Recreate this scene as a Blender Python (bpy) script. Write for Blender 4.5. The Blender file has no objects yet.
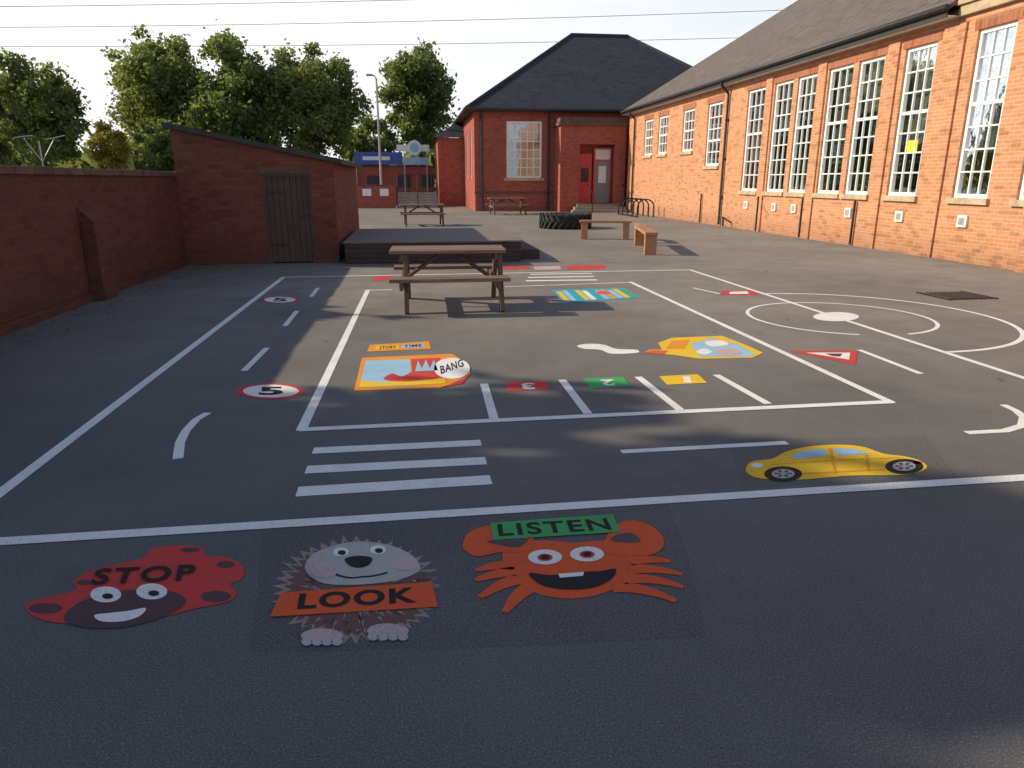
import bpy, bmesh, math, random
import numpy as np
from mathutils import Vector, Matrix
from mathutils.geometry import tessellate_polygon
R=math.radians
scene=bpy.context.scene
scene.view_settings.view_transform='Standard'
scene.view_settings.look='None'
scene.view_settings.exposure=0

# ------------------------------------------------------------ materials
def newmat(name):
    m=bpy.data.materials.new(name); m.use_nodes=True
    nt=m.node_tree; nt.nodes.clear()
    out=nt.nodes.new('ShaderNodeOutputMaterial')
    b=nt.nodes.new('ShaderNodeBsdfPrincipled')
    nt.links.new(b.outputs[0],out.inputs[0])
    return m,nt,b,out
def math_(nt,op,a,b=None,clamp=False):
    n=nt.nodes.new('ShaderNodeMath'); n.operation=op; n.use_clamp=clamp
    for i,x in enumerate((a,b)):
        if x is None: continue
        if isinstance(x,(int,float)): n.inputs[i].default_value=x
        else: nt.links.new(x,n.inputs[i])
    return n.outputs[0]
def mixc(nt,fac,a,b,mode='MIX'):
    n=nt.nodes.new('ShaderNodeMix'); n.data_type='RGBA'; n.blend_type=mode
    for idx,x in ((0,fac),(6,a),(7,b)):
        if isinstance(x,(int,float)): n.inputs[idx].default_value=x
        elif isinstance(x,tuple): n.inputs[idx].default_value=(x[0],x[1],x[2],1)
        else: nt.links.new(x,n.inputs[idx])
    return n.outputs[2]
def noise(nt,vec,scale,detail=4,rough=.55):
    n=nt.nodes.new('ShaderNodeTexNoise'); n.inputs['Scale'].default_value=scale
    n.inputs['Detail'].default_value=detail; n.inputs['Roughness'].default_value=rough
    if vec is not None: nt.links.new(vec,n.inputs['Vector'])
    return n.outputs['Fac']
def ramp(nt,f,a,b,ca=0.,cb=1.):
    n=nt.nodes.new('ShaderNodeMapRange'); n.inputs[1].default_value=a; n.inputs[2].default_value=b
    n.inputs[3].default_value=ca; n.inputs[4].default_value=cb
    nt.links.new(f,n.inputs[0]); return n.outputs[0]
def pos(nt): return nt.nodes.new('ShaderNodeNewGeometry').outputs['Position']
def bump(nt,b,h,strength,dist=.01):
    n=nt.nodes.new('ShaderNodeBump'); n.inputs['Strength'].default_value=strength
    n.inputs['Distance'].default_value=dist
    nt.links.new(h,n.inputs['Height']); nt.links.new(n.outputs[0],b.inputs['Normal'])

def asphalt_color(nt,p,fine,k=1.0):
    big=noise(nt,p,.35,3,.6); mid=noise(nt,p,2.2,4,.65)
    # sun and shade put into the colour: paler up the yard, darker near camera
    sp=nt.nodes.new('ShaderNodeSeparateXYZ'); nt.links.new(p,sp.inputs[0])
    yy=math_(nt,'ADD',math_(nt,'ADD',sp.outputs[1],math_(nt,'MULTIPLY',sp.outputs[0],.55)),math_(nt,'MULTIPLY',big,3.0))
    lit_mask=ramp(nt,yy,4.5,12.5,0,1)
    shade_tone=mixc(nt,ramp(nt,big,.35,.65),(.115*k,.116*k,.122*k),(.152*k,.150*k,.152*k))
    lit_tone=mixc(nt,ramp(nt,big,.35,.65),(.215*k,.200*k,.184*k),(.290*k,.266*k,.240*k))
    c=mixc(nt,lit_mask,shade_tone,lit_tone)
    c=mixc(nt,ramp(nt,mid,.4,.7,0,.35),c,(.11*k,.107*k,.108*k))
    c=mixc(nt,ramp(nt,fine,.55,.70,0,.5),c,(.40,.39,.38))
    c=mixc(nt,ramp(nt,fine,.46,.32,0,.65),c,(.035,.035,.038))
    return c
def asphalt(name,k=1.0):
    m,nt,b,o=newmat(name); p=pos(nt)
    fine=noise(nt,p,135,2,.75)
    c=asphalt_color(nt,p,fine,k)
    st=ramp(nt,noise(nt,p,.9,3,.5),.60,.72,0,.3)
    c=mixc(nt,st,c,(.08,.078,.08))
    nt.links.new(c,b.inputs['Base Color'])
    b.inputs['Roughness'].default_value=.92
    b.inputs['Specular IOR Level'].default_value=.2
    bump(nt,b,fine,.3,.004)
    return m
def paint(name,col,wear=.5,rough=.82):
    m,nt,b,o=newmat(name); p=pos(nt)
    fine=noise(nt,p,135,2,.75)
    mot=noise(nt,p,7,4,.65)
    c=mixc(nt,ramp(nt,mot,.3,.75,0,.35),col,tuple(x*.62+.03 for x in col))
    w1=ramp(nt,fine,.50,.40,0,1)
    w2=ramp(nt,noise(nt,p,3.0,3,.6),.36,.64,.25,1.)
    wf=math_(nt,'MULTIPLY',math_(nt,'MULTIPLY',w1,w2),wear,True)
    c=mixc(nt,wf,c,(.06,.058,.06))
    nt.links.new(c,b.inputs['Base Color'])
    b.inputs['Roughness'].default_value=rough
    b.inputs['Specular IOR Level'].default_value=.2
    bump(nt,b,fine,.35,.004)
    return m
def plain(name,col,rough=.6,var=.25,scale=6,metal=0,bmp=.0,bscale=40):
    m,nt,b,o=newmat(name); p=pos(nt)
    f=noise(nt,p,scale,4,.6)
    c=mixc(nt,ramp(nt,f,.3,.7),tuple(x*(1-var) for x in col),tuple(min(1,x*(1+var)) for x in col))
    nt.links.new(c,b.inputs['Base Color'])
    b.inputs['Roughness'].default_value=rough; b.inputs['Metallic'].default_value=metal
    if bmp: bump(nt,b,noise(nt,p,bscale,3,.6),bmp,.01)
    return m
def wood(name,col,rough=.75,axis=0):
    m,nt,b,o=newmat(name); p=pos(nt)
    mp=nt.nodes.new('ShaderNodeMapping'); s=[26,26,26]; s[axis]=1.6
    mp.inputs['Scale'].default_value=s
    nt.links.new(p,mp.inputs[0])
    f=noise(nt,mp.outputs[0],1.6,4,.65); g=noise(nt,p,2.5,3,.5)
    c=mixc(nt,ramp(nt,f,.3,.7),tuple(x*.5 for x in col),tuple(x*1.35 for x in col))
    c=mixc(nt,ramp(nt,g,.35,.7,0,.5),c,tuple(x*.7+.03 for x in col))
    nt.links.new(c,b.inputs['Base Color']); b.inputs['Roughness'].default_value=rough
    bump(nt,b,f,.4,.005)
    return m
def brick(name,c1,c2,mortar,bw=.225,bh=.075,ms=.009,var=.35,rough=.88,zs=1.0,spec=.3,bmp=.5,dirt=.5,lowdark=0):
    m,nt,b,o=newmat(name)
    g=nt.nodes.new('ShaderNodeNewGeometry')
    sn=nt.nodes.new('ShaderNodeSeparateXYZ'); nt.links.new(g.outputs['True Normal'],sn.inputs[0])
    sp=nt.nodes.new('ShaderNodeSeparateXYZ'); nt.links.new(g.outputs['Position'],sp.inputs[0])
    fx=math_(nt,'GREATER_THAN',math_(nt,'ABSOLUTE',sn.outputs[0]),math_(nt,'ABSOLUTE',sn.outputs[1]))
    inv=math_(nt,'SUBTRACT',1.0,fx)
    U=math_(nt,'ADD',math_(nt,'MULTIPLY',sp.outputs[0],inv),math_(nt,'MULTIPLY',sp.outputs[1],fx))
    V=math_(nt,'MULTIPLY',sp.outputs[2],zs)
    cv=nt.nodes.new('ShaderNodeCombineXYZ'); nt.links.new(U,cv.inputs[0]); nt.links.new(V,cv.inputs[1])
    bt=nt.nodes.new('ShaderNodeTexBrick'); nt.links.new(cv.outputs[0],bt.inputs['Vector'])
    bt.inputs['Scale'].default_value=1; bt.inputs['Brick Width'].default_value=bw
    bt.inputs['Row Height'].default_value=bh; bt.inputs['Mortar Size'].default_value=ms
    bt.inputs['Mortar Smooth'].default_value=.2; bt.inputs['Bias'].default_value=0
    bt.inputs['Color1'].default_value=(*c1,1); bt.inputs['Color2'].default_value=(*c2,1)
    bt.inputs['Mortar'].default_value=(*mortar,1)
    p=g.outputs['Position']
    n1=noise(nt,p,.9,4,.65); n2=noise(nt,p,14,2,.6)
    ci=math_(nt,'FLOOR',math_(nt,'DIVIDE',V,bh)); cj=math_(nt,'FLOOR',math_(nt,'DIVIDE',math_(nt,'ADD',U,math_(nt,'MULTIPLY',math_(nt,'MODULO',ci,2.0),bw/2)),bw))
    cc=nt.nodes.new('ShaderNodeCombineXYZ'); nt.links.new(ci,cc.inputs[0]); nt.links.new(cj,cc.inputs[1])
    wn=nt.nodes.new('ShaderNodeTexWhiteNoise'); nt.links.new(cc.outputs[0],wn.inputs['Vector'])
    c=mixc(nt,ramp(nt,n1,.3,.72,0,dirt),bt.outputs['Color'],tuple(x*.45 for x in c1))
    c=mixc(nt,ramp(nt,n2,.35,.7,0,var),c,tuple(min(1,x*1.5+.02) for x in c2))
    c=mixc(nt,ramp(nt,wn.outputs['Value'],.72,1,0,.55),c,tuple(x*.4 for x in c1))
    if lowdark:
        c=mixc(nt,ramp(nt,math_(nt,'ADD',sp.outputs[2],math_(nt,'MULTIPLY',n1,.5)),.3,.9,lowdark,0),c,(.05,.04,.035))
    nt.links.new(c,b.inputs['Base Color']); b.inputs['Roughness'].default_value=rough
    b.inputs['Specular IOR Level'].default_value=spec
    h=math_(nt,'ADD',math_(nt,'MULTIPLY',bt.outputs['Fac'],-1.0),math_(nt,'MULTIPLY',n2,.4))
    bump(nt,b,h,bmp,.01)
    return m

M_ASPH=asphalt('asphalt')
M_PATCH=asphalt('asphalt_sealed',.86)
M_WHITE=paint('white_line_paint',(.90,.90,.89),.35)
M_RED=paint('red_paint',(.68,.06,.055),.4)
M_ORRED=paint('orange_red_paint',(.82,.12,.035),.35)
M_YEL=paint('yellow_paint',(.90,.58,.03),.3)
M_ORG=paint('orange_paint',(.88,.33,.035),.3)
M_GRN=paint('green_paint',(.07,.42,.14),.3)
M_LBLUE=paint('light_blue_paint',(.36,.60,.80),.35)
M_TEAL=paint('teal_paint',(.04,.42,.55),.35)
M_BLK=paint('black_paint',(.020,.019,.020),.1)
M_DGREY=paint('dark_grey_paint',(.10,.06,.065),.25)
M_BRN=paint('brown_paint',(.17,.095,.08),.3)
M_BRNL=paint('light_brown_paint',(.38,.28,.25),.4)
M_GREY=paint('grey_paint',(.52,.49,.48),.45)
M_PINK=paint('pink_grey_paint',(.60,.46,.44),.45)
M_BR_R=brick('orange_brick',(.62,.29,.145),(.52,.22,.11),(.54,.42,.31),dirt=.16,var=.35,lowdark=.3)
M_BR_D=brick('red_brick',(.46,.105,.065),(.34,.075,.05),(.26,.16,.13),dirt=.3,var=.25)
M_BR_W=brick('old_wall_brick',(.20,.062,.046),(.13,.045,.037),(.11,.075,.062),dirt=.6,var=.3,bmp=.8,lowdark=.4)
M_SLATE=brick('slate_roof',(.21,.18,.155),(.14,.122,.11),(.04,.038,.036),bw=.3,bh=.16,ms=.014,zs=1.5,var=.4,dirt=.5,rough=.8)
M_SLATE2=brick('dark_slate_roof',(.056,.058,.075),(.038,.041,.056),(.014,.014,.016),bw=.35,bh=.2,ms=.014,zs=1.5,var=.3,dirt=.45,rough=.75)
M_STONE=plain('sandstone',(.48,.38,.25),.85,.25,5,bmp=.4)
M_COPE=plain('coping_stone',(.13,.08,.062),.9,.35,4,bmp=.6)
M_WFRAME=plain('white_window_paint',(.84,.84,.82),.45,.05,3)
M_BLACKM=plain('black_metal',(.015,.015,.016),.45,.2,8)
M_GUT=plain('gutter_paint',(.035,.035,.038),.5,.2,8)
M_DOORW=wood('brown_door_wood',(.10,.055,.043),.7,2)
M_TABLE=wood('weathered_table_wood',(.24,.155,.11),.75,0)
M_TABLEY=wood('weathered_leg_wood',(.14,.085,.062),.8,2)
M_BENCH=wood('bench_timber',(.46,.23,.11),.7,1)
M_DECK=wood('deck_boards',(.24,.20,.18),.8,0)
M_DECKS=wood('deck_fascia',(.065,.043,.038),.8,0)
M_RUB=plain('tyre_rubber',(.02,.02,.021),.75,.3,12,bmp=.3)
M_GDOOR=plain('grey_door_paint',(.17,.20,.23),.4,.1,3)
M_RPAINT=plain('red_gloss_paint',(.50,.04,.04),.4,.15,3)
M_BLUE=plain('blue_cladding',(.04,.09,.36),.5,.2,3)
M_SIGNW=plain('white_board',(.8,.82,.82),.5,.05,3)
M_LBL=plain('pale_blue_board',(.3,.5,.65),.5,.15,1)
M_DARK=plain('room_dark',(.06,.058,.056),.9,.4,1)
M_BLIND=plain('window_blind',(.66,.68,.72),.8,.12,1.5)
M_POST=plain('poster_orange',(.55,.25,.08),.7,.4,5)
M_NOTE=plain('yellow_notice',(.8,.6,.04),.6,.1,5)
M_BARK=plain('bark',(.07,.052,.04),.95,.4,9,bmp=.6)
M_GALV=plain('galvanised_steel',(.35,.36,.37),.45,.1,5,metal=.6)
M_ROOFT=plain('felt_roof',(.055,.05,.052),.8,.3,4)
M_CONC=plain('concrete',(.27,.25,.23),.9,.2,4,bmp=.3)

def glassmat():
    m,nt,b,o=newmat('window_glass'); nt.nodes.remove(b)
    tr=nt.nodes.new('ShaderNodeBsdfTransparent'); tr.inputs[0].default_value=(.85,.9,.93,1)
    gl=nt.nodes.new('ShaderNodeBsdfGlossy'); gl.inputs['Roughness'].default_value=.03
    gl.inputs[0].default_value=(.9,.95,1,1)
    lw=nt.nodes.new('ShaderNodeLayerWeight'); lw.inputs[0].default_value=.35
    f=ramp(nt,lw.outputs['Fresnel'],0,1,.22,.9)
    mx=nt.nodes.new('ShaderNodeMixShader'); nt.links.new(f,mx.inputs[0])
    nt.links.new(tr.outputs[0],mx.inputs[1]); nt.links.new(gl.outputs[0],mx.inputs[2])
    bp=nt.nodes.new('ShaderNodeBump'); bp.inputs['Strength'].default_value=.12; bp.inputs['Distance'].default_value=.02
    nt.links.new(noise(nt,pos(nt),3.5,2,.5),bp.inputs['Height']); nt.links.new(bp.outputs[0],gl.inputs['Normal'])
    nt.links.new(mx.outputs[0],o.inputs[0]); return m
M_GLASS=glassmat()
def leafmat(name,ca,cb,tl=(.38,.42,.07)):
    m,nt,b,o=newmat(name)
    at=nt.nodes.new('ShaderNodeAttribute'); at.attribute_name='tint'
    c=mixc(nt,at.outputs['Fac'],ca,cb)
    nt.links.new(c,b.inputs['Base Color']); b.inputs['Roughness'].default_value=.55
    b.inputs['Specular IOR Level'].default_value=.3
    t=nt.nodes.new('ShaderNodeBsdfTranslucent'); nt.links.new(mixc(nt,.55,c,tl),t.inputs[0])
    mx=nt.nodes.new('ShaderNodeMixShader'); mx.inputs[0].default_value=.48
    nt.links.new(b.outputs[0],mx.inputs[1]); nt.links.new(t.outputs[0],mx.inputs[2])
    nt.links.new(mx.outputs[0],o.inputs[0]); return m
M_LEAF=leafmat('foliage',(.075,.13,.045),(.24,.30,.09))
M_LEAFD=leafmat('foliage_dark',(.065,.115,.045),(.18,.25,.085))
M_LEAFY=leafmat('foliage_yellow',(.15,.14,.025),(.38,.31,.05))
M_LEAFH=plain('shade_tree_foliage',(.06,.09,.03),.8)

# ------------------------------------------------------------ mesh helpers
def link(o,parent=None):
    scene.collection.objects.link(o)
    if parent: o.parent=parent
    return o
def grp(name):
    e=bpy.data.objects.new(name,None); e.empty_display_size=.2; link(e); return e
class MB:
    def __init__(s): s.v=[]; s.f=[]
    def poly(s,pts):
        n=len(s.v); s.v+= [tuple(p) for p in pts]; s.f.append(tuple(range(n,n+len(pts))))
    def box(s,x0,x1,y0,y1,z0,z1,M=None):
        n=len(s.v)
        P=[(x0,y0,z0),(x1,y0,z0),(x1,y1,z0),(x0,y1,z0),(x0,y0,z1),(x1,y0,z1),(x1,y1,z1),(x0,y1,z1)]
        if M is not None: P=[tuple(M@Vector(p)) for p in P]
        s.v+=P
        s.f+=[tuple(n+i for i in q) for q in ((3,2,1,0),(4,5,6,7),(0,1,5,4),(1,2,6,5),(2,3,7,6),(3,0,4,7))]
    def tube(s,p0,p1,r0,r1,k=8):
        p0=Vector(p0);p1=Vector(p1);d=(p1-p0).normalized()
        a=d.orthogonal().normalized(); b=d.cross(a); n=len(s.v)
        for p,r in((p0,r0),(p1,r1)):
            for i in range(k):
                t=2*math.pi*i/k; s.v.append(tuple(p+a*r*math.cos(t)+b*r*math.sin(t)))
        for i in range(k):
            j=(i+1)%k; s.f.append((n+i,n+j,n+k+j,n+k+i))
        s.f.append(tuple(n+i for i in range(k))[::-1]); s.f.append(tuple(n+k+i for i in range(k)))
    def path(s,pts,r,k=8):
        for a,b in zip(pts[:-1],pts[1:]): s.tube(a,b,r,r,k)
    def obj(s,name,mat,parent=None,bevel=0,smooth=False):
        me=bpy.data.meshes.new(name); me.from_pydata(s.v,[],s.f); me.materials.append(mat); me.update()
        o=bpy.data.objects.new(name,me); link(o,parent)
        if smooth:
            for p in me.polygons: p.use_smooth=True
        if bevel:
            b=o.modifiers.new('bevel','BEVEL'); b.width=bevel; b.segments=2; b.limit_method='ANGLE'
        return o
def box(name,parent,x0,x1,y0,y1,z0,z1,mat,bevel=0):
    m=MB(); m.box(x0,x1,y0,y1,z0,z1); return m.obj(name,mat,parent,bevel)

def wall(name,parent,axis,p,sign,a0,a1,z0,z1,ops,mat,depth=.14):
    A=sorted({a0,a1,*[o[0] for o in ops],*[o[1] for o in ops]}); Z=sorted({z0,z1,*[o[2] for o in ops],*[o[3] for o in ops]})
    def V(a,z,d=0): return (p-sign*d,a,z) if axis=='x' else (a,p-sign*d,z)
    m=MB()
    for i in range(len(A)-1):
        for j in range(len(Z)-1):
            ca=(A[i]+A[i+1])/2; cz=(Z[j]+Z[j+1])/2
            if any(o[0]<ca<o[1] and o[2]<cz<o[3] for o in ops): continue
            m.poly([V(A[i],Z[j]),V(A[i+1],Z[j]),V(A[i+1],Z[j+1]),V(A[i],Z[j+1])])
    for o in ops:
        c=[(o[0],o[2]),(o[1],o[2]),(o[1],o[3]),(o[0],o[3])]
        for k in range(4):
            q,r=c[k],c[(k+1)%4]
            m.poly([V(*q),V(*r),V(r[0],r[1],depth),V(q[0],q[1],depth)])
    return m.obj(name,mat,parent)
def window(parent,axis,p,sign,a0,a1,z0,z1,cols,rows,rng,split=None,blind=.4,fr=.06,bar=.022,bm=None):
    def bx(m,a,b,c,d,e,f):
        q0,q1=p-sign*f,p-sign*e
        lo,hi=min(q0,q1),max(q0,q1)
        if axis=='x': m.box(lo,hi,a,b,c,d)
        else: m.box(a,b,lo,hi,c,d)
    m=MB()
    bx(m,a0+.002,a0+fr,z0+.002,z1-.002,.05,.13); bx(m,a1-fr,a1-.002,z0+.002,z1-.002,.05,.13)
    bx(m,a0+fr,a1-fr,z0+.002,z0+fr,.052,.128); bx(m,a0+fr,a1-fr,z1-fr,z1-.002,.052,.128)
    ia0,ia1,iz0,iz1=a0+fr,a1-fr,z0+fr,z1-fr
    for i in range(1,cols):
        a=ia0+(ia1-ia0)*i/cols; bx(m,a-bar/2,a+bar/2,iz0,iz1,.07,.112)
    for j in range(1,rows):
        z=iz0+(iz1-iz0)*j/rows; w=bar/2
        if split and j in split: w=.035
        bx(m,ia0,ia1,z-w,z+w,.066,.116)
    m.obj('window_frame',M_WFRAME,parent)
    g=MB()
    def q(d,x0,x1,y0,y1):
        c=[(x0,y0),(x1,y0),(x1,y1),(x0,y1)]
        return [((p-sign*d,a,z) if axis=='x' else (a,p-sign*d,z)) for a,z in c]
    g.poly(q(.095,a0+.01,a1-.01,z0+.01,z1-.01)); g.obj('window_pane',M_GLASS,parent)
    d=MB(); d.poly(q(.9,a0-.5,a1+.5,z0-.4,z1+.2)); d.obj('room_back',M_DARK,parent)
    if blind:
        b=MB(); h=z1-(z1-z0)*blind*rng.uniform(.6,1.3); b.poly(q(.22,a0,a1,max(h,z0+.1),z1)); b.obj('blind',bm or M_BLIND,parent)
    if rng.random()<.8:
        b=MB()
        for k in range(rng.randint(2,5)):
            x=rng.uniform(a0+.1,a1-.35); z=rng.uniform(z0+.1,z0+(z1-z0)*.5)
            b.poly(q(.3+k*.02,x,x+rng.uniform(.15,.35),z,z+rng.uniform(.15,.4)))
        b.obj('window_posters',rng.choice([M_POST,M_BLIND,M_SIGNW,M_LBL]),parent)

# ------------------------------------------------------------ ground survey
# plan position (metres) of a ground mark, rectified from the survey photo (fixed homography constants)
def P(u,v,z=0.):
    r=u-512; h=.2758*(384-v)+683.4; t=1.6/(.9612*(v-180))
    return Vector((t*(.991*r+.134*h), t*(.991*h-.134*r), z))
def smooth(pts,n=6):
    out=[];L=len(pts)
    for i in range(L):
        p0,p1,p2,p3=[Vector(pts[(i+k-1)%L]) for k in range(4)]
        for j in range(n):
            t=j/n
            out.append(tuple(.5*((2*p1)+(p2-p0)*t+(2*p0-5*p1+4*p2-p3)*t*t+(3*p1-p0-3*p2+p3)*t**3)))
    return out
def ell(cx,cy,rx,ry,n=40,rot=0):
    return [(cx+rx*math.cos(2*math.pi*i/n)*math.cos(rot)-ry*math.sin(2*math.pi*i/n)*math.sin(rot),
             cy+rx*math.cos(2*math.pi*i/n)*math.sin(rot)+ry*math.sin(2*math.pi*i/n)*math.cos(rot)) for i in range(n)]
LV=[.0015,.0027,.0039,.0051,.0063,.0075,.0007]
def art(parent,name,px,mat,lv=1,sm=False):
    if sm: px=smooth(px)
    w=[P(u,v,LV[lv]) for u,v in px]
    m=MB(); m.v=[tuple(p) for p in w]; m.f=[tuple(t) for t in tessellate_polygon([w])]
    me_o=m.obj(name,mat,parent)
    bm=bmesh.new(); bm.from_mesh(me_o.data); bm.normal_update()
    for f in bm.faces:
        if f.normal.z<0: f.normal_flip()
    bm.to_mesh(me_o.data); bm.free()
    return me_o
def stroke(parent,name,px,wpx,mat,lv):
    w=[P(u,v,LV[lv]) for u,v in px]; m=MB(); L=[];Rr=[]
    for i,p in enumerate(w):
        d=(w[min(i+1,len(w)-1)]-w[max(i-1,0)]); d.z=0; d.normalize(); n=Vector((-d.y,d.x,0))
        ww=wpx[i] if isinstance(wpx,(list,tuple)) else wpx
        L.append(p+n*ww/2); Rr.append(p-n*ww/2)
    for i in range(len(w)-1): m.poly([Rr[i],Rr[i+1],L[i+1],L[i]])
    return m.obj(name,mat,parent)
def text(parent,name,s,bl,br,tl,mat,lv,bold=.02,space=1.1):
    cu=bpy.data.curves.new('t','FONT'); cu.body=s; cu.offset=bold; cu.resolution_u=4; cu.space_character=space
    o=bpy.data.objects.new('t',cu); scene.collection.objects.link(o)
    bpy.context.view_layer.update()
    me=bpy.data.meshes.new_from_object(o.evaluated_get(bpy.context.evaluated_depsgraph_get()))
    bpy.data.objects.remove(o)
    xs=[v.co.x for v in me.vertices]; ys=[v.co.y for v in me.vertices]
    x0,x1,y0,y1=min(xs),max(xs),min(ys),max(ys)
    A=P(*bl);B=P(*br);C=P(*tl)
    for v in me.vertices:
        a=(v.co.x-x0)/(x1-x0); b=(v.co.y-y0)/(y1-y0); q=A+(B-A)*a+(C-A)*b
        v.co=(q.x,q.y,LV[lv])
    me.materials.clear(); me.materials.append(mat)
    ob=bpy.data.objects.new(name,me); link(ob,parent); return ob

# ------------------------------------------------------------ ground
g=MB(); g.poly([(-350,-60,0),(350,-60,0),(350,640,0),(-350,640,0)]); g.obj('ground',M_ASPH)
g=MB(); g.poly([(-340,70,.02),(340,70,.02),(340,630,.02),(-340,630,.02)]); g.obj('grass_field',plain('grass',(.06,.085,.03),.9,.3,.3))

mk=grp('playground_line_markings')
def line(a,b,w=.06,name='line',z=1): stroke(mk,name,[a,b],w,M_WHITE,z)
line((-190,638),(284,277),.075)
line((281,277.5),(692,270),.07,z=2)
line((690,270),(1150,419),.07)
line((-300,560.7),(1300,460.8),.08,z=2)
line((368,290),(301,431),.07)
line((300,430),(893,402),.075,z=2)
line((891,402.5),(630,282),.07)
line((366,290.5),(392,290),.06,z=2); line((505,287),(634,282.5),.05,z=2)
for a,b in (((484,384),(494,419)),((562,380),(588,414)),((638,377),(680,410)),((716,375),(768,404))): line(a,b,.065)
for a,b in (((318,288),(311,297)),((297,311),(285,326)),((267,348),(244,371)),((859,350),(921,374)),((621,452),(787,443))): line(a,b,.06)
stroke(mk,'curve_dash',[(208,413),(196,420),(186,431),(180,443),(178,459)],.06,M_WHITE,1)
stroke(mk,'curve_dash',[(1003,405),(1016,411),(1024,418),(1022,426),(1005,431),(966,433)],.06,M_WHITE,1)
for a,b,w in (((313,451),(481,443),.105),((306,470),(486,461),.115),((297,492),(491,480),.125)): line(a,b,w,'zebra_bar')
for a,b,w in (((530,274.5),(592,273.5),.10),((528,277.6),(594,276.6),.12),((526,281),(597,280),.13)): line(a,b,w,'zebra_bar')
C=P(838,317)
def arc(r,a0,a1,w,name,c=C,lv=1,n=60):
    m=MB()
    for i in range(n):
        t0=a0+(a1-a0)*i/n; t1=a0+(a1-a0)*(i+1)/n
        m.poly([(c.x+(r-w/2)*math.cos(t0),c.y+(r-w/2)*math.sin(t0),LV[lv]),(c.x+(r+w/2)*math.cos(t0),c.y+(r+w/2)*math.sin(t0),LV[lv]),
                (c.x+(r+w/2)*math.cos(t1),c.y+(r+w/2)*math.sin(t1),LV[lv]),(c.x+(r-w/2)*math.cos(t1),c.y+(r-w/2)*math.sin(t1),LV[lv])])
    m.obj(name,M_WHITE,mk)
arc(1.05,R(-80),R(250),.045,'inner_circle',lv=0); arc(1.85,R(-92),R(92),.055,'outer_semicircle',lv=0)
art(mk,'centre_spot',ell(836,317,23,4.6),M_WHITE,2)
art(mk,'sealed_patch',[(262,522),(455,512),(668,503),(690,560),(706,637),(470,648),(250,652),(258,590)],M_PATCH,6)
art(mk,'sealed_patch',[(728,440),(925,436),(958,477),(742,488)],M_PATCH,6)

lb=grp('painted_ladybird_sign')
art(lb,'body',[(27,611),(31,602),(52,597),(76,590),(74,581),(93,571),(120,564),(143,558),(152,549),(178,546),(201,548),(206,556),(228,558),(243,567),(242,579),(230,585),(237,594),(228,602),(196,609),(150,620),(90,625),(45,621)],M_RED,1,True)
art(lb,'face',[(66,614),(84,601),(112,593),(150,590),(178,594),(186,604),(165,617),(130,627),(95,629),(68,624)],M_DGREY,2,True)
for c in (ell(46,609,17,5),ell(190,550.5,10,2.2),ell(226,565,9,3.2),ell(216,597,15,5.5),ell(84,583,7,2.6)): art(lb,'spot',c,M_DGREY,2)
for x,y in ((106,595.5),(152,592.5)):
    art(lb,'eye',ell(x,y,15.5,8),M_WHITE,3); art(lb,'pupil',ell(x+2,y+2,5.5,2.8),M_BLK,4)
art(lb,'smile',[(95,616),(110,614),(128,612),(146,609),(140,617),(125,622),(108,623),(98,621)],M_WHITE,3,True)
text(lb,'stop_text','STOP',(90,586),(194,581),(97,570),M_BLK,5,.024,1.15)

hg=grp('painted_hedgehog_sign')
rs=random.Random(4)
def spiky(cx,cy,rx,ry,n,lo,seed):
    r_=random.Random(seed); o=[]
    for i in range(n):
        a=2*math.pi*i/n; k=(1.0 if i%2 else lo)*r_.uniform(.95,1.05); o.append((cx+rx*k*math.cos(a),cy+ry*k*math.sin(a)))
    return o
art(hg,'outer_spines',spiky(356,590,84,54,84,.84,4),M_BRNL,0)
art(hg,'spiky_body',spiky(357,590,76,48,84,.86,5),M_BRN,1)
for i in range(110):
    a=rs.uniform(0,2*math.pi); r=rs.uniform(.45,.9); x=357+76*r*math.cos(a); y=589+48*r*math.sin(a)
    dx,dy=math.cos(a)*10,math.sin(a)*6.5
    art(hg,'spine',[(x-dy*.25,y+dx*.12),(x+dx,y+dy),(x+dy*.25,y-dx*.12)],M_DGREY if i%2 else M_BRNL,2)
art(hg,'face',[(305,570),(312,556),(330,548),(350,543),(372,543),(396,548),(414,558),(420,570),(405,579),(380,584),(345,586),(320,583)],M_GREY,3,True)
for c in (ell(324,572,14,7),ell(404,565,13,7)): art(hg,'cheek',c,M_PINK,4)
art(hg,'nose',[(345,560),(358,557),(372,559),(369,566),(360,569),(350,567)],M_BLK,4,True)
for x,y in ((341,553),(378,551)):
    art(hg,'eye',ell(x,y,8,4.5),M_WHITE,4); art(hg,'pupil',ell(x+1,y+1,4,2.4),M_BLK,5)
stroke(hg,'mouth',smooth([(338,575),(350,579),(362,578),(374,577),(386,573)],5)[:20],.012,M_BLK,4)
for fx,fy in ((322,637),(388,632)):
    art(hg,'foot',ell(fx,fy,21,7.5),M_PINK,3)
    for k in (-15,-5,5,15): art(hg,'toe',ell(fx+k,fy+6,5.5,4),M_GREY,4)
art(hg,'look_banner',[(270,618),(281,594),(432,583),(438,608)],M_ORRED,4)
text(hg,'look_text','LOOK',(297,611),(417,604),(300,595),M_BLK,5,.035,1.12)

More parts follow.
